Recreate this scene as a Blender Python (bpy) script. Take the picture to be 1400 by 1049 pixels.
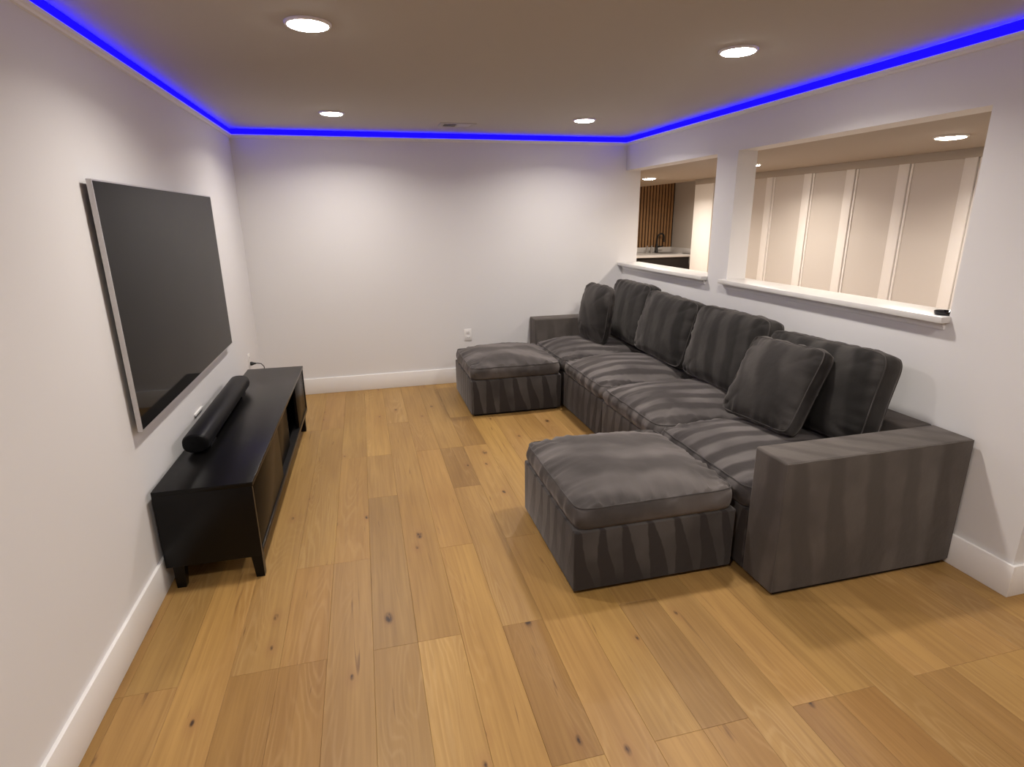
import bpy, bmesh, math, random
from mathutils import Vector, Matrix, noise

for o in list(bpy.data.objects):
    bpy.data.objects.remove(o, do_unlink=True)
scene = bpy.context.scene
COL = scene.collection
PI = math.pi

# ------------------------------------------------------------------ camera
F_PX, PITCH, YAW, ROLL = 780.07, -0.28483, 0.24967, -0.01133
CAM = Vector((1.0004, -5.6256, 1.6372))
fwd = Vector((math.sin(YAW) * math.cos(PITCH), math.cos(YAW) * math.cos(PITCH), math.sin(PITCH)))
rgt0 = Vector((math.cos(YAW), -math.sin(YAW), 0))
up0 = rgt0.cross(fwd)
rgt = rgt0 * math.cos(ROLL) + up0 * math.sin(ROLL)
upv = -rgt0 * math.sin(ROLL) + up0 * math.cos(ROLL)
cd = bpy.data.cameras.new('camera')
cd.sensor_width = 36.0
cd.sensor_fit = 'HORIZONTAL'
cd.lens = F_PX / 1400.0 * 36.0
cd.clip_start = 0.05
cam = bpy.data.objects.new('camera', cd)
COL.objects.link(cam)
m = Matrix((rgt, upv, -fwd)).transposed().to_4x4()
m.translation = CAM
cam.matrix_world = m
scene.camera = cam

# ------------------------------------------------------------------ world, exposure
w = bpy.data.worlds.new('world')
scene.world = w
w.use_nodes = True
w.node_tree.nodes['Background'].inputs[0].default_value = (0.02, 0.02, 0.022, 1)
w.node_tree.nodes['Background'].inputs[1].default_value = 0.2
vs = scene.view_settings
vs.view_transform = 'Standard'
vs.look = 'None'
vs.gamma = 1.0
vs.use_curve_mapping = False
vs.exposure = 0.0

LAMP_COLOR = (1.0, 0.935, 0.86)
LAMP_COLOR_WARM = (1.0, 0.885, 0.76)
LAMP_STRENGTH = 75.0
LAMP_WATTS = 14.5
LAMP_SPREAD = 150.0
LED_COLOR = (0.0022, 0.0005, 1.0)
LED_STRENGTH = 4.5

# ------------------------------------------------------------------ helpers
def new_mat(name):
    mt = bpy.data.materials.new(name)
    mt.use_nodes = True
    nt = mt.node_tree
    return mt, nt, nt.nodes['Principled BSDF']

def N(nt, kind, **kw):
    n = nt.nodes.new(kind)
    for k, v in kw.items():
        setattr(n, k, v)
    return n

def math_node(nt, op, a, b=None, c=None, clamp=False):
    n = nt.nodes.new('ShaderNodeMath')
    n.operation = op
    n.use_clamp = clamp
    for i, v in enumerate((a, b, c)):
        if v is None:
            continue
        if isinstance(v, (int, float)):
            n.inputs[i].default_value = v
        else:
            nt.links.new(v, n.inputs[i])
    return n.outputs[0]

def mix_col(nt, fac, a, b, blend='MIX'):
    n = nt.nodes.new('ShaderNodeMix')
    n.data_type = 'RGBA'
    n.blend_type = blend
    for sock, v in ((n.inputs[0], fac), (n.inputs[6], a), (n.inputs[7], b)):
        if isinstance(v, (int, float)):
            sock.default_value = v
        elif isinstance(v, tuple):
            sock.default_value = v if len(v) == 4 else (*v, 1)
        else:
            nt.links.new(v, sock)
    return n.outputs[2]

def plain(name, col, rough=0.5, metal=0.0, spec=0.5, bump=0.0, bscale=60.0, var=0.0):
    mt, nt, b = new_mat(name)
    b.inputs['Base Color'].default_value = (*col, 1)
    b.inputs['Roughness'].default_value = rough
    b.inputs['Metallic'].default_value = metal
    b.inputs['Specular IOR Level'].default_value = spec
    tc = N(nt, 'ShaderNodeTexCoord')
    nz = N(nt, 'ShaderNodeTexNoise')
    nz.inputs['Scale'].default_value = bscale
    nz.inputs['Detail'].default_value = 4
    nt.links.new(tc.outputs['Object'], nz.inputs['Vector'])
    if var > 0:
        c2 = tuple(c * (1 - var) for c in col)
        nt.links.new(mix_col(nt, nz.outputs[0], (*col, 1), (*c2, 1)), b.inputs['Base Color'])
    if bump > 0:
        bp = N(nt, 'ShaderNodeBump')
        bp.inputs['Strength'].default_value = bump
        bp.inputs['Distance'].default_value = 0.002
        nt.links.new(nz.outputs[0], bp.inputs['Height'])
        nt.links.new(bp.outputs[0], b.inputs['Normal'])
    return mt

def emissive(name, col, strength):
    mt, nt, b = new_mat(name)
    b.inputs['Base Color'].default_value = (0.8, 0.8, 0.8, 1)
    b.inputs['Emission Color'].default_value = (*col, 1)
    b.inputs['Emission Strength'].default_value = strength
    return mt

def velvet(name, vec, pitch, taper=0.0, dark=(0.040, 0.036, 0.035), light=(0.090, 0.082, 0.079),
           distort=0.9, soft=0.35, zmid=0.0, nscale=2.5, broad=0.35):
    """brushed pile: bands that lean one way or the other, edges wavy, widths uneven"""
    mt, nt, b = new_mat(name)
    L = nt.links
    tc = N(nt, 'ShaderNodeTexCoord')
    oi = N(nt, 'ShaderNodeObjectInfo')
    off = N(nt, 'ShaderNodeVectorMath', operation='SCALE')
    cmb = N(nt, 'ShaderNodeCombineXYZ')
    for i in range(3):
        L.new(oi.outputs['Random'], cmb.inputs[i])
    L.new(cmb.outputs[0], off.inputs[0])
    off.inputs['Scale'].default_value = 37.0
    add = N(nt, 'ShaderNodeVectorMath', operation='ADD')
    L.new(tc.outputs['Object'], add.inputs[0])
    L.new(off.outputs[0], add.inputs[1])
    dot = N(nt, 'ShaderNodeVectorMath', operation='DOT_PRODUCT')
    L.new(tc.outputs['Object'], dot.inputs[0])
    dot.inputs[1].default_value = vec
    nz = N(nt, 'ShaderNodeTexNoise')
    nz.inputs['Scale'].default_value = nscale
    nz.inputs['Detail'].default_value = 2
    L.new(add.outputs[0], nz.inputs['Vector'])
    nz2 = N(nt, 'ShaderNodeTexNoise')
    nz2.inputs['Scale'].default_value = 14
    nz2.inputs['Detail'].default_value = 3
    L.new(add.outputs[0], nz2.inputs['Vector'])
    s = math_node(nt, 'DIVIDE', dot.outputs['Value'], pitch)
    s = math_node(nt, 'ADD', s, math_node(nt, 'MULTIPLY', nz.outputs[0], distort * 2))
    s = math_node(nt, 'ADD', s, math_node(nt, 'MULTIPLY', nz2.outputs[0], 0.12))
    s = math_node(nt, 'ADD', s, math_node(nt, 'MULTIPLY', oi.outputs['Random'], 5.0))
    sn = math_node(nt, 'SINE', math_node(nt, 'MULTIPLY', s, 2 * PI))
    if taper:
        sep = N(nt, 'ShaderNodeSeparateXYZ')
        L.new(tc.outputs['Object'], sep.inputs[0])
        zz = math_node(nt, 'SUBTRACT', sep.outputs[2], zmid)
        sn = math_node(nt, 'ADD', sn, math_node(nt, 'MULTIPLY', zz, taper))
    mr = N(nt, 'ShaderNodeMapRange', interpolation_type='SMOOTHSTEP')
    mr.inputs['From Min'].default_value = -soft
    mr.inputs['From Max'].default_value = soft
    L.new(sn, mr.inputs['Value'])
    fac = mr.outputs[0]
    # broad patches where the pile lies flatter
    nz3 = N(nt, 'ShaderNodeTexNoise')
    nz3.inputs['Scale'].default_value = 3.2
    nz3.inputs['Detail'].default_value = 2
    L.new(add.outputs[0], nz3.inputs['Vector'])
    amp = math_node(nt, 'MULTIPLY_ADD', nz3.outputs[0], 3.2, -0.85, clamp=True)
    fac = math_node(nt, 'MULTIPLY', fac, amp)
    fac = math_node(nt, 'ADD', math_node(nt, 'MULTIPLY', fac, 1 - broad * 0.5),
                    math_node(nt, 'MULTIPLY', nz3.outputs[0], broad * 0.5), clamp=True)
    col = mix_col(nt, fac, dark, light)
    L.new(col, b.inputs['Base Color'])
    b.inputs['Roughness'].default_value = 0.85
    b.inputs['Specular IOR Level'].default_value = 0.15
    b.inputs['Sheen Weight'].default_value = 0.28
    b.inputs['Sheen Roughness'].default_value = 0.45
    b.inputs['Sheen Tint'].default_value = (0.62, 0.57, 0.54, 1)
    nf = N(nt, 'ShaderNodeTexNoise')
    nf.inputs['Scale'].default_value = 9
    nf.inputs['Detail'].default_value = 5
    L.new(add.outputs[0], nf.inputs['Vector'])
    bp = N(nt, 'ShaderNodeBump')
    bp.inputs['Strength'].default_value = 0.25
    bp.inputs['Distance'].default_value = 0.02
    L.new(nf.outputs[0], bp.inputs['Height'])
    L.new(bp.outputs[0], b.inputs['Normal'])
    return mt

def oak(name):
    mt, nt, b = new_mat(name)
    L = nt.links
    tc = N(nt, 'ShaderNodeTexCoord')
    oi = N(nt, 'ShaderNodeObjectInfo')
    cmb = N(nt, 'ShaderNodeCombineXYZ')
    L.new(math_node(nt, 'MULTIPLY', oi.outputs['Random'], 71.0), cmb.inputs[0])
    L.new(math_node(nt, 'MULTIPLY', oi.outputs['Random'], 133.0), cmb.inputs[1])
    L.new(math_node(nt, 'MULTIPLY', oi.outputs['Random'], 19.0), cmb.inputs[2])
    add = N(nt, 'ShaderNodeVectorMath', operation='ADD')
    L.new(tc.outputs['Object'], add.inputs[0])
    L.new(cmb.outputs[0], add.inputs[1])
    P = add.outputs[0]

    def mapped(sx, sy, sz=1.0):
        mp = N(nt, 'ShaderNodeMapping')
        mp.inputs['Scale'].default_value = (sx, sy, sz)
        L.new(P, mp.inputs['Vector'])
        return mp.outputs[0]

    def nz(vec, scale, detail=3, dist=0.0):
        n = N(nt, 'ShaderNodeTexNoise')
        n.inputs['Scale'].default_value = scale
        n.inputs['Detail'].default_value = detail
        n.inputs['Distortion'].default_value = dist
        L.new(vec, n.inputs['Vector'])
        return n.outputs[0]
    # broad tone drift along the board
    drift = nz(mapped(5, 0.9), 1.0, 2)
    # long streaks
    streak = nz(mapped(60, 2.0), 1.0, 4, 0.6)
    # cathedral figure: rings from a stretched, warped distance field
    fld = nz(mapped(7.5, 0.75), 1.0, 1.5, 0.4)
    fld = math_node(nt, 'ADD', fld, math_node(nt, 'MULTIPLY', nz(mapped(70, 14), 1.0, 2), 0.022))
    rings = math_node(nt, 'SINE', math_node(nt, 'MULTIPLY', fld, 135.0))
    rings = math_node(nt, 'MULTIPLY_ADD', rings, 0.5, 0.5)
    rings = math_node(nt, 'POWER', rings, 3.0)
    figmask = math_node(nt, 'MULTIPLY_ADD', nz(mapped(4, 0.7), 1.3, 1), 5.0, -2.3, clamp=True)
    rings = math_node(nt, 'MULTIPLY', rings, figmask)
    c = mix_col(nt, math_node(nt, 'MULTIPLY_ADD', drift, 2.2, -0.6, clamp=True), (0.425, 0.255, 0.082), (0.315, 0.176, 0.055))
    c = mix_col(nt, math_node(nt, 'MULTIPLY_ADD', streak, 1.5, -0.55, clamp=True), c, (0.235, 0.125, 0.039))
    c = mix_col(nt, math_node(nt, 'MULTIPLY', figmask, 0.16), c, (0.30, 0.165, 0.06))
    c = mix_col(nt, math_node(nt, 'MULTIPLY', rings, 0.26), c, (0.54, 0.36, 0.155))
    # knots and mineral streaks
    kv = N(nt, 'ShaderNodeTexVoronoi')
    kv.voronoi_dimensions = '2D'
    kv.inputs['Scale'].default_value = 1.0
    L.new(mapped(5.6, 2.6, 0.001), kv.inputs['Vector'])
    wn = N(nt, 'ShaderNodeSeparateColor')
    L.new(kv.outputs['Color'], wn.inputs[0])
    knot = math_node(nt, 'MULTIPLY_ADD', math_node(nt, 'MULTIPLY', kv.outputs['Distance'], math_node(nt, 'MULTIPLY_ADD', wn.outputs[1], 18.0, 10.0)), -1.0, 1.25, clamp=True)
    halo = math_node(nt, 'MULTIPLY_ADD', kv.outputs['Distance'], -5.0, 1.0, clamp=True)
    keep = math_node(nt, 'GREATER_THAN', wn.outputs[0], 0.76)
    knot = math_node(nt, 'MULTIPLY', math_node(nt, 'MULTIPLY', knot, keep), math_node(nt, 'MULTIPLY_ADD', nz(mapped(75, 28), 1.0, 3), 2.6, -0.75, clamp=True))
    halo = math_node(nt, 'MULTIPLY', math_node(nt, 'MULTIPLY', halo, keep), 0.5)
    c = mix_col(nt, halo, c, (0.27, 0.13, 0.048))
    c = mix_col(nt, math_node(nt, 'MULTIPLY', knot, 1.5, clamp=True), c, (0.055, 0.028, 0.014))
    crack = nz(mapped(34, 1.7), 1.0, 2, 1.2)
    crack = math_node(nt, 'MULTIPLY_ADD', crack, 14.0, -9.7, clamp=True)
    c = mix_col(nt, math_node(nt, 'MULTIPLY', crack, 0.7), c, (0.13, 0.062, 0.026))
    c = mix_col(nt, 1.0, c, oi.outputs['Color'], 'MULTIPLY')
    L.new(c, b.inputs['Base Color'])
    b.inputs['Roughness'].default_value = 0.42
    b.inputs['Specular IOR Level'].default_value = 0.32
    bp = N(nt, 'ShaderNodeBump')
    bp.inputs['Strength'].default_value = 0.12
    bp.inputs['Distance'].default_value = 0.002
    L.new(streak, bp.inputs['Height'])
    L.new(bp.outputs[0], b.inputs['Normal'])
    return mt

def link(name, me, mat, parent=None, loc=(0, 0, 0)):
    o = bpy.data.objects.new(name, me)
    if mat is not None and not me.materials:
        me.materials.append(mat)
    COL.objects.link(o)
    o.location = loc
    if parent is not None:
        o.parent = parent
    return o

def finish(bm, name, smooth=False, angle=None):
    bmesh.ops.recalc_face_normals(bm, faces=bm.faces)
    me = bpy.data.meshes.new(name)
    bm.to_mesh(me)
    bm.free()
    if smooth:
        me.polygons.foreach_set('use_smooth', [True] * len(me.polygons))
        if angle is not None:
            me.set_sharp_from_angle(angle=math.radians(angle))
    return me

def add_box(bm, x0, x1, y0, y1, z0, z1, bevel=0.0, seg=2):
    tmp = bmesh.new()
    vs_ = [tmp.verts.new(p) for p in ((x0, y0, z0), (x1, y0, z0), (x1, y1, z0), (x0, y1, z0),
                                      (x0, y0, z1), (x1, y0, z1), (x1, y1, z1), (x0, y1, z1))]
    for f in ((0, 3, 2, 1), (4, 5, 6, 7), (0, 1, 5, 4), (1, 2, 6, 5), (2, 3, 7, 6), (3, 0, 4, 7)):
        tmp.faces.new([vs_[i] for i in f])
    if bevel > 0:
        bmesh.ops.bevel(tmp, geom=tmp.edges[:], offset=bevel, segments=seg, profile=0.5, affect='EDGES')
    t = bpy.data.meshes.new('t')
    tmp.to_mesh(t)
    tmp.free()
    bm.from_mesh(t)
    bpy.data.meshes.remove(t)

def boxes(name, lst, mat, parent=None, bevel=0.0, loc=(0, 0, 0), seg=2, smooth=None):
    bm = bmesh.new()
    for b in lst:
        add_box(bm, *b, bevel=bevel, seg=seg)
    sm = bevel > 0 if smooth is None else smooth
    return link(name, finish(bm, name, sm, 35 if sm else None), mat, parent, loc)

def box(name, x0, x1, y0, y1, z0, z1, mat, parent=None, bevel=0.0, loc=(0, 0, 0), seg=2):
    return boxes(name, [(x0, x1, y0, y1, z0, z1)], mat, parent, bevel, loc, seg)

def lathe(name, prof, mat, parent=None, loc=(0, 0, 0), n=40, smooth=True):
    """prof: (r, z) list"""
    verts, faces = [], []
    for r, z in prof:
        for k in range(n):
            a = 2 * PI * k / n
            verts.append((r * math.cos(a), r * math.sin(a), z))
    for i in range(len(prof) - 1):
        for k in range(n):
            k2 = (k + 1) % n
            faces.append((i * n + k, i * n + k2, (i + 1) * n + k2, (i + 1) * n + k))
    bm = bmesh.new()
    bv = [bm.verts.new(v) for v in verts]
    for f in faces:
        bm.faces.new([bv[i] for i in f])
    for ring in (0, len(prof) - 1):
        if prof[ring][0] > 1e-4:
            try:
                bm.faces.new([bv[ring * n + k] for k in range(n)])
            except ValueError:
                pass
    bmesh.ops.remove_doubles(bm, verts=bm.verts, dist=1e-5)
    return link(name, finish(bm, name, smooth, 40), mat, parent, loc)

def tube(name, pts, rad, mat, parent=None, loc=(0, 0, 0), closed=False, n=8):
    pts = [Vector(p) for p in pts]
    bm = bmesh.new()
    rings = []
    cnt = len(pts)
    prev = None
    for i, p in enumerate(pts):
        if closed:
            t = pts[(i + 1) % cnt] - pts[i - 1]
        else:
            t = pts[min(i + 1, cnt - 1)] - pts[max(i - 1, 0)]
        t.normalize()
        if prev is None:
            a = Vector((0, 0, 1)) if abs(t.z) < 0.9 else Vector((1, 0, 0))
            nrm = t.cross(a).normalized()
        else:
            nrm = (prev - t * prev.dot(t)).normalized()
        prev = nrm
        bn = t.cross(nrm)
        r = rad[i] if isinstance(rad, (list, tuple)) else rad
        rings.append([bm.verts.new(p + nrm * r * math.cos(2 * PI * k / n) + bn * r * math.sin(2 * PI * k / n)) for k in range(n)])
    for i in range(cnt if closed else cnt - 1):
        A, B = rings[i], rings[(i + 1) % cnt]
        for k in range(n):
            bm.faces.new((A[k], A[(k + 1) % n], B[(k + 1) % n], B[k]))
    if not closed:
        bm.faces.new(rings[0])
        bm.faces.new(rings[-1])
    return link(name, finish(bm, name, True, 50), mat, parent, loc)

def thing(name, label, cat, loc=(0, 0, 0), rotz=0.0, group=None):
    o = bpy.data.objects.new(name, None)
    o.empty_display_size = 0.1
    COL.objects.link(o)
    o.location = loc
    o.rotation_euler = (0, 0, rotz)
    return tag(o, label, cat, group)

def tag(o, label, cat, group=None):
    o['label'] = label
    o['category'] = cat
    if group:
        o['group'] = group
    return o

def struct(o, label=None):
    o['kind'] = 'structure'
    if label:
        o['label'] = label
    return o

def cushion(name, W, D, gus, ct, cb, mat, parent, seed=0, n_exp=9.0, dome=3.0, wr=0.006, bulge=0.012,
            grid=36, pipe=0.003, loc=(0, 0, 0), sag=0.0, pipe_mat=None, ears=0.0, soft=1.0):
    """box cushion: two domed faces, a gusset between them and welted seams.
    local x,y = face, z = thickness; lower seam at z=0, upper seam at z=gus"""
    off = Vector((seed * 7.31, seed * 3.17, seed * 1.93))

    def plan(u, v):
        mx = max(abs(u), abs(v))
        if mx < 1e-9:
            return 0.0, 0.0
        r = (abs(u) ** n_exp + abs(v) ** n_exp) ** (1 / n_exp)
        k = mx / r
        k *= 1 + ears * (abs(u * v)) ** 4
        # sides bow inward a touch between the corners
        bow = 1 - ears * 0.6 * (1 - min(1, abs(u * v))) * mx
        return u * k * bow * W / 2, v * k * bow * D / 2

    def wrk(x, y, u, v, amp):
        eu = math.exp(-(1 - abs(u)) / 0.16)
        ev = math.exp(-(1 - abs(v)) / 0.16)
        a = noise.noise(Vector((x * 32, y * 5, 0)) + off) * ev
        b = noise.noise(Vector((x * 5, y * 32, 4)) + off) * eu
        c = noise.noise(Vector((x * 4, y * 4, 9)) + off) * 1.3
        d = noise.noise(Vector((x * 11 + y * 6, y * 4 - x * 3, 14)) + off) * 0.5
        return amp * (a * 2.0 + b * 2.0 + c * 0.7 + d * 0.7)

    G = grid
    us = [math.sin((i / G * 2 - 1) * PI / 2) * 0.5 + (i / G * 2 - 1) * 0.5 for i in range(G + 1)]
    bm = bmesh.new()
    top, bot = {}, {}
    for i, u in enumerate(us):
        for j, v in enumerate(us):
            x, y = plan(u, v)
            f = (1 - abs(u) ** dome) * (1 - abs(v) ** dome)
            f = max(f, 0) ** 0.75
            edge = 1 if (i in (0, G) or j in (0, G)) else 0
            z = gus + ct * f - sag * max(0, 1 - (u * u + v * v) * 1.4)
            if not edge:
                z += wrk(x, y, u, v, wr)
            else:
                z += noise.noise(Vector((x * 8, y * 8, 30)) + off) * 0.003 * soft
            top[i, j] = bm.verts.new((x, y, z))
            zb = -cb * f
            if not edge:
                zb += wrk(x + 3, y, u, v, wr if cb > 0.01 else 0.0)
            bot[i, j] = bm.verts.new((x, y, zb))
    for i in range(G):
        for j in range(G):
            bm.faces.new((top[i, j], top[i + 1, j], top[i + 1, j + 1], top[i, j + 1]))
            bm.faces.new((bot[i, j], bot[i, j + 1], bot[i + 1, j + 1], bot[i + 1, j]))
    loop = [(i, 0) for i in range(G)] + [(G, j) for j in range(G)] + [(i, G) for i in range(G, 0, -1)] + [(0, j) for j in range(G, 0, -1)]
    LV = 6
    prev = [bot[k] for k in loop]
    for l in range(1, LV + 1):
        t = l / LV
        if l == LV:
            cur = [top[k] for k in loop]
        else:
            cur = []
            for k in loop:
                b_, t_ = bot[k].co, top[k].co
                c = b_.lerp(t_, t)
                nr = Vector((c.x / (W / 2), c.y / (D / 2), 0))
                au, av = abs(nr.x), abs(nr.y)
                nr = Vector((nr.x * au ** 6, nr.y * av ** 6, 0))
                if nr.length > 0:
                    nr.normalize()
                d = bulge * math.sin(PI * t) + wr * 1.1 * noise.noise(Vector((c.x * 22, c.y * 22, c.z * 9 + 50)) + off) * math.sin(PI * t)
                cur.append(bm.verts.new(c + nr * d))
        nn = len(loop)
        for q in range(nn):
            bm.faces.new((prev[q], prev[(q + 1) % nn], cur[(q + 1) % nn], cur[q]))
        prev = cur
    seam_t = [top[k].co.copy() for k in loop]
    seam_b = [bot[k].co.copy() for k in loop]
    o = link(name, finish(bm, name, True), mat, parent, loc)
    if pipe > 0:
        tube('piping', seam_t, pipe, pipe_mat or mat, o, closed=True, n=6)
        if cb > 0.01:
            tube('piping', seam_b, pipe, pipe_mat or mat, o, closed=True, n=6)
    return o

# ------------------------------------------------------------------ materials
M_WALL = plain('wall_paint', (0.735, 0.722, 0.718), 0.75, spec=0.2, bump=0.04, bscale=220)
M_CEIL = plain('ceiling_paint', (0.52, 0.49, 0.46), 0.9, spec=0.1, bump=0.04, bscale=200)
M_CEIL2 = plain('ceiling_taupe_rail_shade', (0.42, 0.375, 0.33), 0.9, spec=0.1, bump=0.04, bscale=200)
M_TRIM = plain('trim_white', (0.83, 0.815, 0.80), 0.42, spec=0.4)
M_SILL = plain('sill_white', (0.69, 0.67, 0.65), 0.35, spec=0.4, var=0.05, bscale=7)
M_PANEL = plain('panel_paint', (0.62, 0.58, 0.54), 0.6, spec=0.25)
M_BATTEN = plain('batten_paint', (0.83, 0.80, 0.77), 0.5, spec=0.3)
M_OAK = oak('oak_planks')
M_SUB = plain('floor_underlay', (0.11, 0.062, 0.03), 0.9)
M_FLOOR2 = plain('oak_floor_far', (0.45, 0.27, 0.12), 0.5, var=0.3, bscale=5)
M_LED = emissive('led_blue', LED_COLOR, LED_STRENGTH)
M_LED.node_tree.nodes['Principled BSDF'].inputs['Base Color'].default_value = (0.01, 0.01, 0.05, 1)
M_LED.node_tree.nodes['Principled BSDF'].inputs['Specular IOR Level'].default_value = 0.0
M_LAMP = emissive('lamp_diffuser', LAMP_COLOR, LAMP_STRENGTH)
M_LAMP_WARM = emissive('lamp_diffuser_warm', LAMP_COLOR_WARM, LAMP_STRENGTH)
M_RING = plain('lamp_ring', (0.82, 0.80, 0.77), 0.4)
M_SILVER = plain('tv_silver', (0.55, 0.54, 0.54), 0.35, metal=0.6)
M_TVBACK = plain('tv_back', (0.03, 0.03, 0.03), 0.6)
M_SCREEN = plain('tv_screen', (0.003, 0.003, 0.003), 0.045, spec=0.07)
M_STAND = plain('black_wood', (0.004, 0.0037, 0.0037), 0.28, spec=0.2, bump=0.02, bscale=90)
M_STANDIN = plain('black_wood_inside', (0.006, 0.005, 0.005), 0.6, spec=0.2)
M_DOOR = plain('stand_door', (0.006, 0.0045, 0.0035), 0.24, spec=0.03)
M_SBAR = plain('soundbar_cloth', (0.004, 0.004, 0.0045), 0.42, spec=0.14, bump=0.15, bscale=600)
M_BLACK = plain('black_plastic', (0.010, 0.010, 0.010), 0.4)
M_GLOSSBLACK = plain('black_gloss', (0.006, 0.006, 0.007), 0.08, spec=0.6)
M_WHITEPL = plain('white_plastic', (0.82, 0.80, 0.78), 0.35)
M_SLAT = plain('slat_oak', (0.44, 0.24, 0.105), 0.5, var=0.35, bscale=9)
M_FELT = plain('slat_felt', (0.018, 0.014, 0.012), 0.95)
M_QUARTZ = plain('counter_quartz', (0.78, 0.76, 0.74), 0.25, var=0.08, bscale=6)
M_CAB = plain('cabinet_dark', (0.014, 0.011, 0.010), 0.45)
M_BEIGE = plain('kitchen_wall_paint', (0.60, 0.55, 0.50), 0.8, spec=0.2)
M_STEEL = plain('sink_steel', (0.25, 0.25, 0.25), 0.3, metal=0.9)
M_GLASSY = plain('bottle_grey', (0.42, 0.40, 0.38), 0.12, spec=0.6)
M_VENTDARK = plain('vent_dark', (0.02, 0.016, 0.014), 0.9)
M_VENT = plain('vent_white', (0.55, 0.52, 0.50), 0.5)

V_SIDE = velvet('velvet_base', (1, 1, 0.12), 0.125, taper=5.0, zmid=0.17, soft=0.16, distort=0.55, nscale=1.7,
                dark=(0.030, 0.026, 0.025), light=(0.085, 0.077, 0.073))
V_ARM = velvet('velvet_arm', (1, 1, 0.1), 0.19, taper=1.6, zmid=0.33, soft=0.5, distort=0.35, nscale=1.8, broad=0.8,
               dark=(0.064, 0.055, 0.049), light=(0.112, 0.098, 0.088))
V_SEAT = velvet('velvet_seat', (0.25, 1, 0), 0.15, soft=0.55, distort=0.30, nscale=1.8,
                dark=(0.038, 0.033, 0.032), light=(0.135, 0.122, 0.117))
V_OTT = velvet('velvet_ottoman', (0.3, 1, 0), 0.30, soft=0.8, distort=0.7, nscale=2.0, broad=0.7,
               dark=(0.042, 0.037, 0.035), light=(0.140, 0.125, 0.119))
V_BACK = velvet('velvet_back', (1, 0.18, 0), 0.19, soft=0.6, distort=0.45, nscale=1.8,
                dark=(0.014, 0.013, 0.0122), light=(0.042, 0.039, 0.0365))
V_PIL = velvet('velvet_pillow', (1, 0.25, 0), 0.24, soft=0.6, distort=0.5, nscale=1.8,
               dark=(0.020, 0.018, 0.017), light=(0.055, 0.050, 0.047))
V_PIPE = velvet('velvet_piping', (1, 1, 1), 0.3, dark=(0.048, 0.043, 0.041), light=(0.080, 0.073, 0.070))
M_FOOT = plain('sofa_plinth', (0.006, 0.005, 0.005), 0.8)

# ------------------------------------------------------------------ room shell
W, T, H = 3.646, 0.16, 2.38        # room width, right wall thickness, ceiling
HEAD, SILL = 2.07, 1.135           # pass-through openings
YC = -4.07                         # where the right wall ends (outside corner)
YB = -7.6                          # wall behind the camera
XF = 5.30                          # panelled wall of the next room
XE = 6.6                           # open hall on the right, behind the camera
KY, KX = 5.20, 7.16                # kitchenette back and side wall

struct(box('wall_left', -0.12, 0, YB, 0.12, 0, H, M_WALL))
struct(box('wall_back', 0, W + T, 0, 0.12, 0, H, M_WALL))
struct(boxes('wall_right', [
    (W, W + T, YC, 0, 0, SILL),
    (W, W + T, YC, 0, HEAD, H),
    (W, W + T, -1.822, -1.572, SILL, HEAD),
    (W, W + T, YC, -3.566, SILL, HEAD)], M_WALL))
struct(box('wall_corner', W + T, XE, YC, YC + 0.12, 0, H, M_WALL))
struct(box('wall_rear', -0.12, XE + 0.12, YB - 0.12, YB, 0, H, M_WALL))
struct(box('wall_hall', XE, XE + 0.12, YB, YC + 0.12, 0, H, M_WALL))
struct(boxes('ceiling', [(-0.12, W + T, YC, 0.12, H, H + 0.1), (-0.12, XE + 0.12, YB - 0.12, YC, H, H + 0.1)], M_CEIL))
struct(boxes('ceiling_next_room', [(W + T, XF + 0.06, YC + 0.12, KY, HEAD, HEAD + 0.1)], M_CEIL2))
struct(boxes('ceiling_kitchen', [(XF + 0.06, KX + 0.12, 1.38, KY + 0.12, H, H + 0.1), (XF + 0.06, XF + 0.10, 1.5, KY, HEAD, H)], M_CEIL))

# floor: slab and loose-laid oak boards on top
floor = struct(boxes('floor', [(-0.12, XE + 0.12, YB - 0.12, YC + 0.12, -0.12, -0.014), (-0.12, W + T, YC + 0.12, 0.12, -0.12, -0.014)], M_SUB))
struct(box('floor_next_room', W + T, KX + 0.12, YC + 0.12, KY + 0.12, -0.12, 0, M_FLOOR2))

PW, PX0, PL, PY0 = 0.1745, 0.048, 0.655, -1.06
known = {0: [4], 2: [4], 3: [0, 3, 4], 4: [1, 3], 5: [1, 2, 4], 6: [0, 4], 7: [3], 8: [1, 2, 4, 5], 9: [0, 1, 3],
         10: [5], 11: [4, 5], 13: [5], 14: [5], 16: [5], 1: [2, 5], 12: [3], 15: [4]}
tone = {(5, 2): (0.74, 0.74, 0.80), (8, 1): (0.72, 0.70, 0.70), (9, 0): (0.74, 0.72, 0.72), (8, 4): (0.72, 0.67, 0.64),
        (11, 4): (0.74, 0.72, 0.74), (13, 5): (0.76, 0.70, 0.68), (14, 5): (0.82, 0.76, 0.74), (6, 4): (1.10, 1.12, 1.12),
        (7, 3): (1.05, 1.04, 0.98), (5, 4): (0.88, 0.90, 0.96), (4, 3): (0.86, 0.86, 0.92), (3, 3): (0.86, 0.82, 0.80),
        (10, 5): (1.0, 0.97, 0.92), (3, 4): (0.84, 0.80, 0.76), (2, 4): (0.82, 0.78, 0.74), (16, 5): (0.80, 0.76, 0.76)}
rng = random.Random(11)
plank_cache = {}
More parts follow.
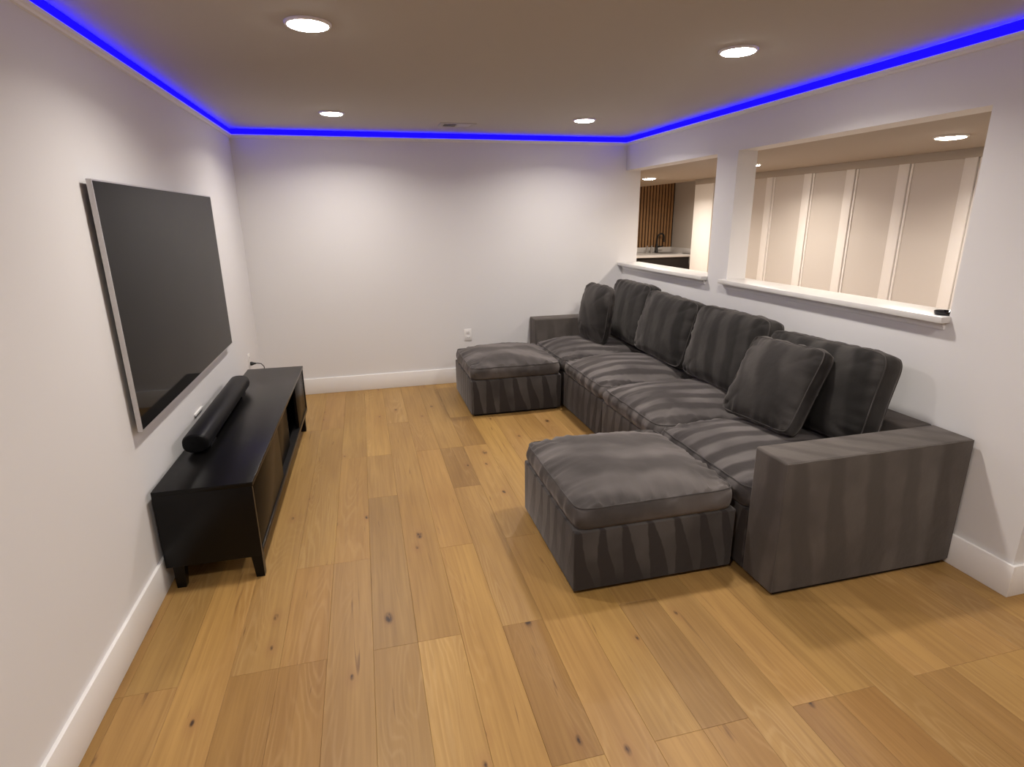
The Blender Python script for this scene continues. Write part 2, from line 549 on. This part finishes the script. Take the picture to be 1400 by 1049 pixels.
def plank_mesh(wd, ln):
    key = (round(wd, 3), round(ln, 3))
    if key not in plank_cache:
        g, ch, dz = 0.0003, 0.0009, 0.0006
        hx, hy = wd / 2 - g, ln / 2 - g
        bm = bmesh.new()
        a = [bm.verts.new((sx * (hx - ch), sy * (hy - ch), 0)) for sx, sy in ((-1, -1), (1, -1), (1, 1), (-1, 1))]
        b = [bm.verts.new((sx * hx, sy * hy, -dz)) for sx, sy in ((-1, -1), (1, -1), (1, 1), (-1, 1))]
        c = [bm.verts.new((sx * hx, sy * hy, -0.0139)) for sx, sy in ((-1, -1), (1, -1), (1, 1), (-1, 1))]
        bm.faces.new(a)
        bm.faces.new(c[::-1])
        for i in range(4):
            j = (i + 1) % 4
            bm.faces.new((b[i], b[j], a[j], a[i]))
            bm.faces.new((c[i], c[j], b[j], b[i]))
        plank_cache[key] = finish(bm, 'plank')
        plank_cache[key].materials.append(M_OAK)
    return plank_cache[key]
ncol = int((XE - PX0) / PW) + 1
for c in range(-1, ncol + 1):
    x0, x1 = max(PX0 + c * PW, 0.0), min(PX0 + (c + 1) * PW, XE)
    if x1 - x0 < 0.01:
        continue
    ytop = 0.0 if x1 <= W + 0.05 else YC
    if x0 < W < x1:
        ytop = YC
        for ya, yb in ((0.0, -1.715), (-1.715, YC)):
            o = bpy.data.objects.new('plank', plank_mesh(W - x0, ya - yb))
            COL.objects.link(o)
            o.parent = floor
            o.location = ((x0 + W) / 2, (ya + yb) / 2, 0)
            o.color = (0.95, 0.94, 0.93, 1)
    cuts = list(known.get(c, []))
    if not cuts:
        cuts = [rng.choice((0, 1, 2))]
        while cuts[-1] < 5:
            cuts.append(cuts[-1] + rng.choice((2, 3, 3)))
    cuts = sorted(cuts)
    while PY0 - PL * cuts[-1] > YB + 0.3:
        cuts.append(cuts[-1] + rng.choice((2, 3)))
    if cuts[0] > 2:
        cuts.insert(0, cuts[0] - 2 if cuts[0] - 2 < 2 else rng.choice((0, 1)))
    ends = [ytop] + [PY0 - PL * k for k in cuts if YB + 0.05 < PY0 - PL * k < ytop - 0.05] + [YB]
    keys = [None] + [k for k in cuts if YB + 0.05 < PY0 - PL * k < ytop - 0.05]
    for i in range(len(ends) - 1):
        ya, yb = ends[i], ends[i + 1]
        o = bpy.data.objects.new('plank', plank_mesh(x1 - x0, ya - yb))
        COL.objects.link(o)
        o.parent = floor
        o.location = ((x0 + x1) / 2, (ya + yb) / 2, 0)
        g = rng.uniform(0.88, 1.06)
        t = tone.get((c, keys[i]), (g, g * rng.uniform(0.975, 1.01), g * rng.uniform(0.93, 1.04)))
        o.color = (*t, 1)

# baseboards
BT, BH = 0.015, 0.153
struct(box('baseboard_left', 0, BT, YB, 0, 0, BH, M_TRIM, bevel=0.002))
struct(box('baseboard_back', BT, W, -BT, 0, 0, BH, M_TRIM, bevel=0.002))
struct(boxes('baseboard_right', [(W - BT, W, YC - BT, -BT, 0, BH), (W, XE, YC - BT, YC, 0, BH)], M_TRIM, bevel=0.002))
struct(box('baseboard_rear', BT, XE, YB, YB + BT, 0, BH, M_TRIM, bevel=0.002))

# cove trim under the LED strip: small moulded ledge
def cove(name, p0, p1, nrm):
    """profile swept from p0 to p1 along a wall; nrm points into the room"""
    prof = [(0, 2.300), (0.010, 2.302), (0.014, 2.310), (0.022, 2.314), (0.024, 2.327), (0.020, 2.328), (0.020, 2.320), (0, 2.320)]
    bm = bmesh.new()
    rings = []
    d = (Vector(p1) - Vector(p0)).normalized()
    for e, (p, s) in enumerate(((p0, 1), (p1, -1))):
        ring = []
        for a, z in prof:
            mit = d * a * s * (1 if (e == 0 and m0) or (e == 1 and m1) else 0)
            ring.append(bm.verts.new(Vector((p[0], p[1], z)) + Vector(nrm) * a + mit))
        rings.append(ring)
    n = len(prof)
    for k in range(n):
        bm.faces.new((rings[0][k], rings[0][(k + 1) % n], rings[1][(k + 1) % n], rings[1][k]))
    bm.faces.new(rings[0])
    bm.faces.new(rings[1][::-1])
    return struct(link(name, finish(bm, name), M_TRIM))
m0, m1 = False, True
cove('trim_1', (0, YB, 0), (0, 0, 0), (1, 0, 0))
m0, m1 = True, True
cove('trim_2', (0, 0, 0), (W, 0, 0), (0, -1, 0))
m0, m1 = True, False
cove('trim_3', (W, 0, 0), (W, YC, 0), (-1, 0, 0))

# sills of the two pass-through openings, with a small moulding under each nose
def sill(name, ya, yb, lab, hornfar, hornnear):
    o = box(name, W - 0.055, W + T + 0.03, yb, ya, SILL, SILL + 0.03, M_SILL, bevel=0.003)
    struct(o, lab)
    bm = bmesh.new()
    prof = [(0, 1.098), (0.008, 1.100), (0.011, 1.112), (0.020, 1.124), (0.022, 1.135), (0, 1.135)]
    A = [bm.verts.new((W - a, ya - 0.02 , z)) for a, z in prof]
    B = [bm.verts.new((W - a, yb + 0.02 , z)) for a, z in prof]
    for k in range(len(prof)):
        j = (k + 1) % len(prof)
        bm.faces.new((A[k], A[j], B[j], B[k]))
    bm.faces.new(A)
    bm.faces.new(B[::-1])
    ap = link('apron_moulding', finish(bm, 'apron_moulding'), M_TRIM, o)
    return o
sill('trim_4', -0.001, -1.571, 'short white ledge of the far opening beside the back wall', 0, 0)
sill('trim_5', -1.79, -3.575, 'long white ledge of the wide opening above the sofa', 0, 0)

# ------------------------------------------------------------------ next room seen through the openings
wf = struct(box('wall_panelled', XF, XF + 0.12, YC + 0.12, 1.38, 0, HEAD, M_PANEL))
bat_y = [(1.38, 0.96), (0.47, 0.375), (-0.020, -0.115), (-0.572, -0.672), (-1.095, -1.190), (-1.630, -1.725), (-2.170, -2.265), (-2.72, -2.82), (-3.27, -3.37)]
for ya, yb in bat_y:
    box('batten', XF - 0.018, XF, yb, ya, 0.12, 2.012, M_BATTEN, wf, bevel=0.002)
    box('bead', XF - 0.008, XF, yb - 0.026, yb - 0.008, 0.12, 2.005, M_BATTEN, wf)
box('top_rail', XF - 0.019, XF, YC + 0.12, 1.38, 2.006, HEAD, M_CEIL2, wf, bevel=0.002)  # dark taupe puts the rail's shade below the ceiling into its colour
box('bottom_rail', XF - 0.019, XF, YC + 0.12, 1.38, 0, 0.12, M_BATTEN, wf, bevel=0.002)
struct(box('wall_return', XF + 0.12, KX, 1.38, 1.50, 0, H, M_BEIGE))
ks = struct(box('wall_kitchen', W + T, KX + 0.12, KY, KY + 0.12, 0, H, M_BEIGE))
struct(box('wall_kitchen_side', KX, KX + 0.12, 1.38, KY, 0, H, M_BEIGE))
struct(box('wall_kitchen_left', W + T - 0.12, W + T, 0.12, KY, 0, H, M_BEIGE))
box('felt_backing', 5.7, KX, KY - 0.012, KY, 1.0, H, M_FELT, ks)
slat_me = None
x = 5.72
while x < KX - 0.05:
    if slat_me is None:
        o = box('slat', -0.021, 0.021, -0.022, 0, 0, H - 1.01, M_SLAT, ks, loc=(x, KY - 0.012, 1.01))
        slat_me = o.data
    else:
        o = link('slat', slat_me, None, ks, (x, KY - 0.012, 1.01))
    x += 0.066

kc = thing('kitchen_counter', 'white kitchenette counter over dark cabinets below the wood slat wall', 'counter', (6.2, 4.7, 0))
box('cabinet', -0.9, 0.82, -0.44, 0.486, 0, 0.87, M_CAB, kc, bevel=0.003)
box('worktop', -0.9, 0.85, -0.47, 0.486, 0.871, 0.91, M_QUARTZ, kc, bevel=0.003)
box('backsplash', -0.9, 0.955, 0.466, 0.486, 0.911, 1.008, M_QUARTZ, kc, bevel=0.002)
box('side_splash', 0.935, 0.955, -0.40, 0.464, 0.911, 1.008, M_QUARTZ, kc, bevel=0.002)
box('worktop_end', 0.851, 0.955, 0.02, 0.464, 0.871, 0.91, M_QUARTZ, kc, bevel=0.002)
sk = box('sink', 0.45, 0.80, -0.05, 0.30, 0.9105, 0.914, M_STEEL, kc, bevel=0.001)

fa = thing('kitchen_faucet', 'tall matte black gooseneck faucet on the kitchenette counter', 'faucet', (6.76, 5.06, 0.911))
lathe('faucet_base', [(0.0, 0), (0.035, 0), (0.035, 0.015), (0.026, 0.03), (0.024, 0.16), (0.016, 0.18), (0, 0.18)], M_BLACK, fa, n=20)
pts = [(0, 0, 0.16), (0, 0, 0.28)] + [(0.075 - 0.075 * math.cos(a), -0.02 * math.sin(a), 0.28 + 0.085 * math.sin(a)) for a in [PI * k / 10 for k in range(1, 11)]] + [(0.15, -0.01, 0.20)]
tube('neck', pts, 0.016, M_BLACK, fa, n=10)
tube('handle', [(0.02, 0, 0.11), (0.09, -0.01, 0.115), (0.14, -0.02, 0.13)], [0.018, 0.012, 0.010], M_BLACK, fa, n=8)
for k, (bx_, lab) in enumerate(((6.60, 'slim grey bottle on the counter, nearer the faucet'), (6.50, 'slim grey bottle on the counter, farther from the faucet'))):
    b = thing('bottle', lab, 'bottle', (bx_ + 0.03, 5.02, 0.911), group='bottles by the faucet')
    lathe('bottle_body', [(0, 0), (0.026, 0), (0.028, 0.01), (0.028, 0.08), (0.012, 0.105), (0.012, 0.118), (0, 0.118)], M_GLASSY, b, n=16)
    lathe('bottle_cap', [(0, 0.119), (0.014, 0.119), (0.014, 0.135), (0, 0.135)], M_SILVER, b, n=12)

# ------------------------------------------------------------------ LED strip and downlights
bm = bmesh.new()
e = 0.004
Z0, Z1 = 2.3215, 2.373
for seg in ((0.0005, 0.012, YB + 0.01, -0.0125, Z0, Z1), (0.0005, W - 0.0005, -0.012, -0.0005, Z0, Z1), (W - 0.012, W - 0.0005, YC + 0.002, -0.0125, Z0, Z1)):
    add_box(bm, *seg, bevel=0.004)
led = link('led_strip', finish(bm, 'led_strip'), M_LED)
tag(led, 'blue glowing LED strip running along the tops of the walls', 'led strip')

def downlight(loc, lab, group, r=0.085, power=1.0, warm=False):
    t = thing('downlight', lab, 'ceiling light', loc, group=group)
    lathe('trim_ring', [(r - 0.012, -0.001), (r + 0.006, -0.001), (r + 0.006, -0.004), (r + 0.001, -0.010), (r - 0.006, -0.011), (r - 0.008, -0.006), (r - 0.012, -0.004)], M_RING, t, n=48)
    lathe('diffuser', [(r - 0.009, -0.002), (r - 0.009, -0.009), (r - 0.012, -0.013), (r - 0.03, -0.0165), (r * 0.35, -0.018), (0.0, -0.0185)], M_LAMP_WARM if warm else M_LAMP, t, n=48)
    ld = bpy.data.lights.new('downlight_beam', 'AREA')
    ld.shape = 'DISK'
    ld.size = 2 * r - 0.03
    ld.energy = LAMP_WATTS * power
    ld.color = LAMP_COLOR_WARM if warm else LAMP_COLOR
    ld.spread = math.radians(LAMP_SPREAD)
    lo = bpy.data.objects.new('beam', ld)
    COL.objects.link(lo)
    lo.location = (0, 0, -0.021)
    lo.parent = t
    return t
G1 = 'downlights in the main ceiling'
downlight((0.868, -2.945, H), 'round ceiling downlight above the TV stand, nearest the camera on the left', G1)
downlight((0.872, -0.89, H), 'round ceiling downlight in the back left of the room', G1)
downlight((2.80, -2.965, H), 'round ceiling downlight above the ottoman nearest the camera', G1)
downlight((2.825, -0.925, H), 'round ceiling downlight near the back right corner of the room', G1)
downlight((0.868, -5.0, H), 'round ceiling downlight behind the camera by the left wall', G1)
downlight((2.80, -5.0, H), 'round ceiling downlight behind the camera, middle of the ceiling', G1)
downlight((4.75, -5.6, H), 'round ceiling downlight over the open hall on the right', G1)
G2 = 'downlights of the next room'
downlight((4.465, -2.715, HEAD), 'round downlight seen through the wide opening above the long ledge', G2, warm=True)
downlight((4.50, -0.80, HEAD), 'round downlight of the next room, mostly hidden by the post between the openings', G2, warm=True)
downlight((4.48, 1.12, HEAD), 'round downlight seen through the small opening by the slat wall', G2, warm=True, power=1.5)
downlight((6.2, 3.2, H), 'round downlight added out of view to light the kitchenette, above the opening', G2, warm=True, power=2.0)  # added lamp, never in view, brightens the slat wall nook

# ceiling vent
vt = thing('ceiling_vent', 'small rectangular air vent in the ceiling near the back wall', 'air vent', (1.862, -0.475, H))
boxes('vent_frame', [(-0.15, 0.15, -0.105, -0.075, -0.006, 0), (-0.15, 0.15, 0.075, 0.105, -0.006, 0),
                     (-0.15, -0.115, -0.075, 0.075, -0.006, 0), (0.115, 0.15, -0.075, 0.075, -0.006, 0), (-0.008, 0.008, -0.075, 0.075, -0.006, 0)], M_CEIL, vt)
box('vent_backing', -0.115, 0.115, -0.075, 0.075, -0.001, 0, M_VENTDARK, vt)
for k in range(5):
    y = -0.06 + k * 0.03
    o = box('louvre', 0.009, 0.114, -0.012, 0.012, -0.0045, -0.003, M_VENT, vt, loc=(0, y, 0))
    if k % 2 == 0:
        box('louvre', -0.114, -0.009, -0.006, 0.006, -0.0045, -0.003, M_VENT, vt, loc=(0, y, 0))

# ------------------------------------------------------------------ television
tv = thing('television', 'large flat television with silver edge hung on the left wall', 'television', (0, -2.108, 0.776))
TW, TH = 1.852, 1.015
boxes('tv_frame', [(0.022, 0.0405, -TW / 2, -TW / 2 + 0.006, 0, TH), (0.022, 0.0405, TW / 2 - 0.006, TW / 2, 0, TH),
                   (0.022, 0.0405, -TW / 2 + 0.006, TW / 2 - 0.006, 0, 0.006), (0.022, 0.0405, -TW / 2 + 0.006, TW / 2 - 0.006, TH - 0.006, TH)], M_SILVER, tv)
box('screen', 0.023, 0.040, -TW / 2 + 0.006, TW / 2 - 0.006, 0.006, TH - 0.006, M_SCREEN, tv)
box('tv_back', 0.012, 0.0225, -TW / 2 + 0.03, TW / 2 - 0.03, 0.03, TH - 0.03, M_TVBACK, tv)
box('wall_mount', 0.0, 0.012, -0.35, 0.35, 0.30, 0.75, M_TVBACK, tv)

# ------------------------------------------------------------------ TV stand
SL = 2.18
st = thing('tv_stand', 'long low black TV stand with sliding doors and short legs', 'tv stand', (0.024, -3.045, 0), rotz=-0.0135)
SD = 0.41
box('top_board', 0, SD + 0.004, 0, SL, 0.475, 0.496, M_STAND, st, bevel=0.0015)
box('side_panel', 0, SD, 0, 0.02, 0.116, 0.475, M_STAND, st, bevel=0.001)
box('side_panel', 0, SD, SL - 0.02, SL, 0.116, 0.475, M_STAND, st, bevel=0.001)
box('back_panel', 0, 0.01, 0.02, SL - 0.02, 0.116, 0.475, M_STANDIN, st)
box('bottom_board', 0.01, SD, 0.02, SL - 0.02, 0.116, 0.142, M_STAND, st, bevel=0.001)
for y in (0.80, 1.46):
    box('divider', 0.01, SD - 0.05, y, y + 0.018, 0.142, 0.475, M_STANDIN, st)
box('shelf', 0.01, SD - 0.06, 0.818, 1.46, 0.30, 0.316, M_STANDIN, st)
box('door', SD - 0.022, SD - 0.004, 0.022, 0.81, 0.152, 0.472, M_DOOR, st, bevel=0.001)
box('door', SD - 0.046, SD - 0.030, 0.80, 1.33, 0.152, 0.472, M_DOOR, st, bevel=0.001)
box('door', SD - 0.022, SD - 0.004, 1.66, SL - 0.022, 0.152, 0.472, M_DOOR, st, bevel=0.001)
box('door_track', SD - 0.05, SD - 0.002, 0.022, SL - 0.022, 0.1425, 0.148, M_STANDIN, st)
def leg(x, y, sx):
    bm = bmesh.new()
    a, b = 0.024, 0.019
    lo = [bm.verts.new((x + sx * 0.004 + i * b, y + j * b, 0)) for i, j in ((-1, -1), (1, -1), (1, 1), (-1, 1))]
    hi = [bm.verts.new((x + i * a, y + j * a, 0.116)) for i, j in ((-1, -1), (1, -1), (1, 1), (-1, 1))]
    bm.faces.new(lo)
    bm.faces.new(hi)
    for k in range(4):
        bm.faces.new((lo[k], lo[(k + 1) % 4], hi[(k + 1) % 4], hi[k]))
    return link('leg', finish(bm, 'leg'), M_STAND, st)
for x, sx in ((0.05, -1), (SD - 0.026, 1)):
    for y in (0.03, SL - 0.17):
        leg(x, y, sx)

# soundbar
sb = thing('soundbar', 'long rounded black soundbar lying on the TV stand', 'soundbar', (0.112, -2.64, 0.497))
def bar_mesh(name, L0, L1, hw, h, z0, mat, endr, parent):
    prof = []
    for k in range(28):
        a = 2 * PI * k / 28
        cx, cz = math.cos(a), math.sin(a)
        r = (abs(cx) ** 2.6 + abs(cz) ** 2.6) ** (-1 / 2.6)
        prof.append((hw * cx * r, z0 + h / 2 + h / 2 * cz * r))
    bm = bmesh.new()
    rings = []
    cz0 = z0 + h / 2
    sec = [(L0, 0.86), (L0 + endr * 0.3, 0.95), (L0 + endr, 1.0), (L1 - endr, 1.0), (L1 - endr * 0.3, 0.95), (L1, 0.86)]
    for y, s in sec:
        rings.append([bm.verts.new((px * s, y, cz0 + (pz - cz0) * s)) for px, pz in prof])
    n = 28
    for i in range(len(sec) - 1):
        for k in range(n):
            bm.faces.new((rings[i][k], rings[i][(k + 1) % n], rings[i + 1][(k + 1) % n], rings[i + 1][k]))
    bm.faces.new(rings[0])
    bm.faces.new(rings[-1])
    return link(name, finish(bm, name, True, 40), mat, parent)
bar_mesh('grille_body', 0, 1.18, 0.062, 0.098, 0.008, M_SBAR, 0.015, sb)
box('foot_pad', -0.045, 0.045, 0.10, 0.22, 0, 0.012, M_BLACK, sb)
box('foot_pad', -0.045, 0.045, 0.96, 1.08, 0, 0.012, M_BLACK, sb)

# wall outlets, plug and the small white strip behind the soundbar
def outlet(name, lab, loc, rotz):
    t = thing(name, lab, 'outlet', loc, rotz)
    box('cover_plate', -0.037, 0.037, -0.006, 0, 0, 0.118, M_WHITEPL, t, bevel=0.002)
    for z in (0.032, 0.086):
        r = box('receptacle', -0.018, 0.018, -0.0085, -0.006, z - 0.016, z + 0.016, M_WHITEPL, t, bevel=0.002)
        box('slot', -0.009, -0.006, -0.0088, -0.0085, z - 0.006, z + 0.006, M_VENTDARK, r)
        box('slot', 0.006, 0.009, -0.0088, -0.0085, z - 0.006, z + 0.006, M_VENTDARK, r)
    return t
outlet('wall_outlet', 'white electrical outlet on the back wall beside the far ottoman', (1.98, 0, 0.433), 0)
outlet('wall_outlet', 'white electrical outlet on the left wall past the TV stand', (0, -0.50, 0.425), PI / 2)
pg = thing('power_plug', 'black plug with cord in the outlet behind the TV stand', 'plug', (0.009, -0.50, 0.457))
lathe('plug_body', [(0, 0), (0.016, 0), (0.017, 0.012), (0.010, 0.030), (0.006, 0.045), (0, 0.045)], M_BLACK, pg, n=16).rotation_euler = (0, PI / 2, 0)
tube('cord', [(0.04, 0, 0), (0.06, 0, 0), (0.085, 0.0, -0.006), (0.105, -0.005, -0.03), (0.11, -0.01, -0.08), (0.10, -0.02, -0.20), (0.09, -0.03, -0.40), (0.10, -0.06, -0.4515)], 0.004, M_BLACK, pg, n=8)
wp = box('sliver_strip', 0, 0.010, -0.08, 0.08, 0, 0.014, M_WHITEPL, bevel=0.002, loc=(0, -2.11, 0.558))  # added white strip in place of a small bright sliver on the wall
tag(wp, 'thin white strip standing in for a bright sliver on the wall behind the soundbar', 'stand-in strip')

# small black dish on the long ledge
dish = thing('black_dish', 'small glossy black dish at the near end of the long ledge', 'dish', (3.668, -3.522, SILL + 0.0305))
lathe('dish_body', [(0, 0), (0.034, 0), (0.041, 0.004), (0.043, 0.016), (0.041, 0.018), (0.036, 0.010), (0, 0.009)], M_GLOSSBLACK, dish, n=32)

# ------------------------------------------------------------------ sofa
sofa = thing('sofa', 'long dark grey velvet sofa against the wall below the openings', 'sofa', (3.135, -1.91, 0))
sx0, sx1 = 2.63 - 3.135, 3.628 - 3.135         # local front and back
SY = 1.905                                     # half length
AW, AH = 0.205, 0.645
box('plinth', sx0 + 0.03, sx1 - 0.02, -SY + 0.02, SY - 0.02, 0, 0.03, M_FOOT, sofa)
for s, nm in ((-1, 'arm'), (1, 'arm')):
    y0, y1 = (-SY, -SY + AW) if s < 0 else (SY - AW, SY)
    a = box(nm, -(sx1 - sx0) / 2, (sx1 - sx0) / 2, -AW / 2, AW / 2, 0.018, AH, V_ARM, sofa, bevel=0.012, seg=3, loc=((sx0 + sx1) / 2, (y0 + y1) / 2, 0))
    yy = -AW / 2 + 0.003 if s < 0 else AW / 2 - 0.003
    hx = (sx1 - sx0) / 2
    tube('piping', [(-hx + 0.005, yy, 0.03), (-hx + 0.005, yy, AH - 0.006), (hx - 0.006, yy, AH - 0.006), (hx - 0.006, yy, 0.03)], 0.003, V_ARM, a, n=6)
box('back_frame', -0.08, 0.08, -(SY - AW) + 0.001, SY - AW - 0.001, 0.018, AH, V_ARM, sofa, bevel=0.012, seg=3, loc=(sx1 - 0.08, 0, 0))
SW = (2 * (SY - AW)) / 4
for k in range(4):
    yc = -(SY - AW) + SW * (k + 0.5)
    box('seat_base', -0.415, 0.415, -SW / 2 + 0.002, SW / 2 - 0.002, 0.018, 0.322, V_SIDE, sofa, bevel=0.010, seg=3, loc=(sx0 + 0.417, yc, 0))
    cushion('seat_cushion', 0.86, SW - 0.012, 0.10, 0.092, 0.0, V_SEAT, sofa, seed=k + 1, n_exp=14, dome=2.5, wr=0.012, bulge=0.018, grid=48,
            loc=(sx0 + 0.432, yc, 0.325), pipe_mat=V_PIPE)

def lean_matrix(front, tilt, yaw=0.0, roll=0.0):
    """cushion local z (face) -> towards -x, local y -> up, leaning back by tilt"""
    th = math.radians(tilt)
    zl = Vector((-math.cos(th), 0, math.sin(th)))
    yl = Vector((math.sin(th), 0, math.cos(th)))
    xl = yl.cross(zl)
    R = Matrix((xl, yl, zl)).transposed().to_4x4()
    R = Matrix.Rotation(math.radians(yaw), 4, 'Z') @ R @ Matrix.Rotation(math.radians(roll), 4, 'Z')
    R.translation = Vector(front)
    return R

# back cushions: (centre y, x of the face at mid height, tilt, yaw, roll, width, height)
bc = [(-0.73, 3.325, 13, -3, 1.0, 0.80, 0.54), (-1.50, 3.285, 15, 1, -1.5, 0.77, 0.51),
      (-2.325, 3.275, 14, 0, 0.5, 0.78, 0.51), (-3.125, 3.285, 15, 1, 1.5, 0.80, 0.475)]
for k, (yc, xf, ti, yw, ro, wd, ht) in enumerate(bc):
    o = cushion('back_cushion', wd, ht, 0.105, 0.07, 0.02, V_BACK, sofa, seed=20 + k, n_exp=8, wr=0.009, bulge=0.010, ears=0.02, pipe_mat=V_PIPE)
    # face plane minus dome and gusset
    o.matrix_local = lean_matrix((xf + 0.14 - 3.135, yc + 1.91, 0.485 + ht / 2), ti, yw, ro)

def throw_pillow(lab, loc, tilt, yaw, roll, wd, ht, gus, ct, seed, n_exp=8):
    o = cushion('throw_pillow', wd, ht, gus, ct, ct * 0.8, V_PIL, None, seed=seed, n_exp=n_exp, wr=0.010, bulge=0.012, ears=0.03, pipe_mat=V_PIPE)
    o.matrix_world = lean_matrix(loc, tilt, yaw, roll)
    return tag(o, lab, 'pillow', 'velvet throw pillows on the sofa')
throw_pillow('dark grey velvet throw pillow leaning on the sofa by the near arm', (3.175, -3.065, 0.722), 27, 5, 1.5, 0.50, 0.465, 0.075, 0.062, 41)
throw_pillow('dark grey velvet throw pillow standing on the sofa by the far arm', (3.115, -0.66, 0.755), 8, 8, 0, 0.47, 0.52, 0.05, 0.085, 42, 5)

# ------------------------------------------------------------------ ottomans
def ottoman(lab, x0, x1, y0, y1, seed):
    t = thing('ottoman', lab, 'ottoman', ((x0 + x1) / 2, (y0 + y1) / 2, 0), group='square ottomans in front of the sofa')
    hx, hy = (x1 - x0) / 2, (y1 - y0) / 2
    box('plinth', -hx + 0.03, hx - 0.03, -hy + 0.03, hy - 0.03, 0, 0.03, M_FOOT, t)
    b = box('base', -hx, hx, -hy, hy, 0.018, 0.318, V_SIDE, t, bevel=0.010, seg=3)
    cushion('cushion', 2 * hx - 0.022, 2 * hy - 0.014, 0.10, 0.078, 0.0, V_OTT, t, seed=seed, n_exp=16, dome=2.8, wr=0.014, bulge=0.014,
            loc=(0, 0, 0.321), grid=60, pipe_mat=V_PIPE)
    return t
ottoman('square dark grey velvet ottoman nearest the camera, beside the near sofa arm', 1.797, 2.598, -3.572, -2.762, 60)
ottoman('square dark grey velvet ottoman farther back, near the back wall', 1.797, 2.598, -1.105, -0.295, 61)
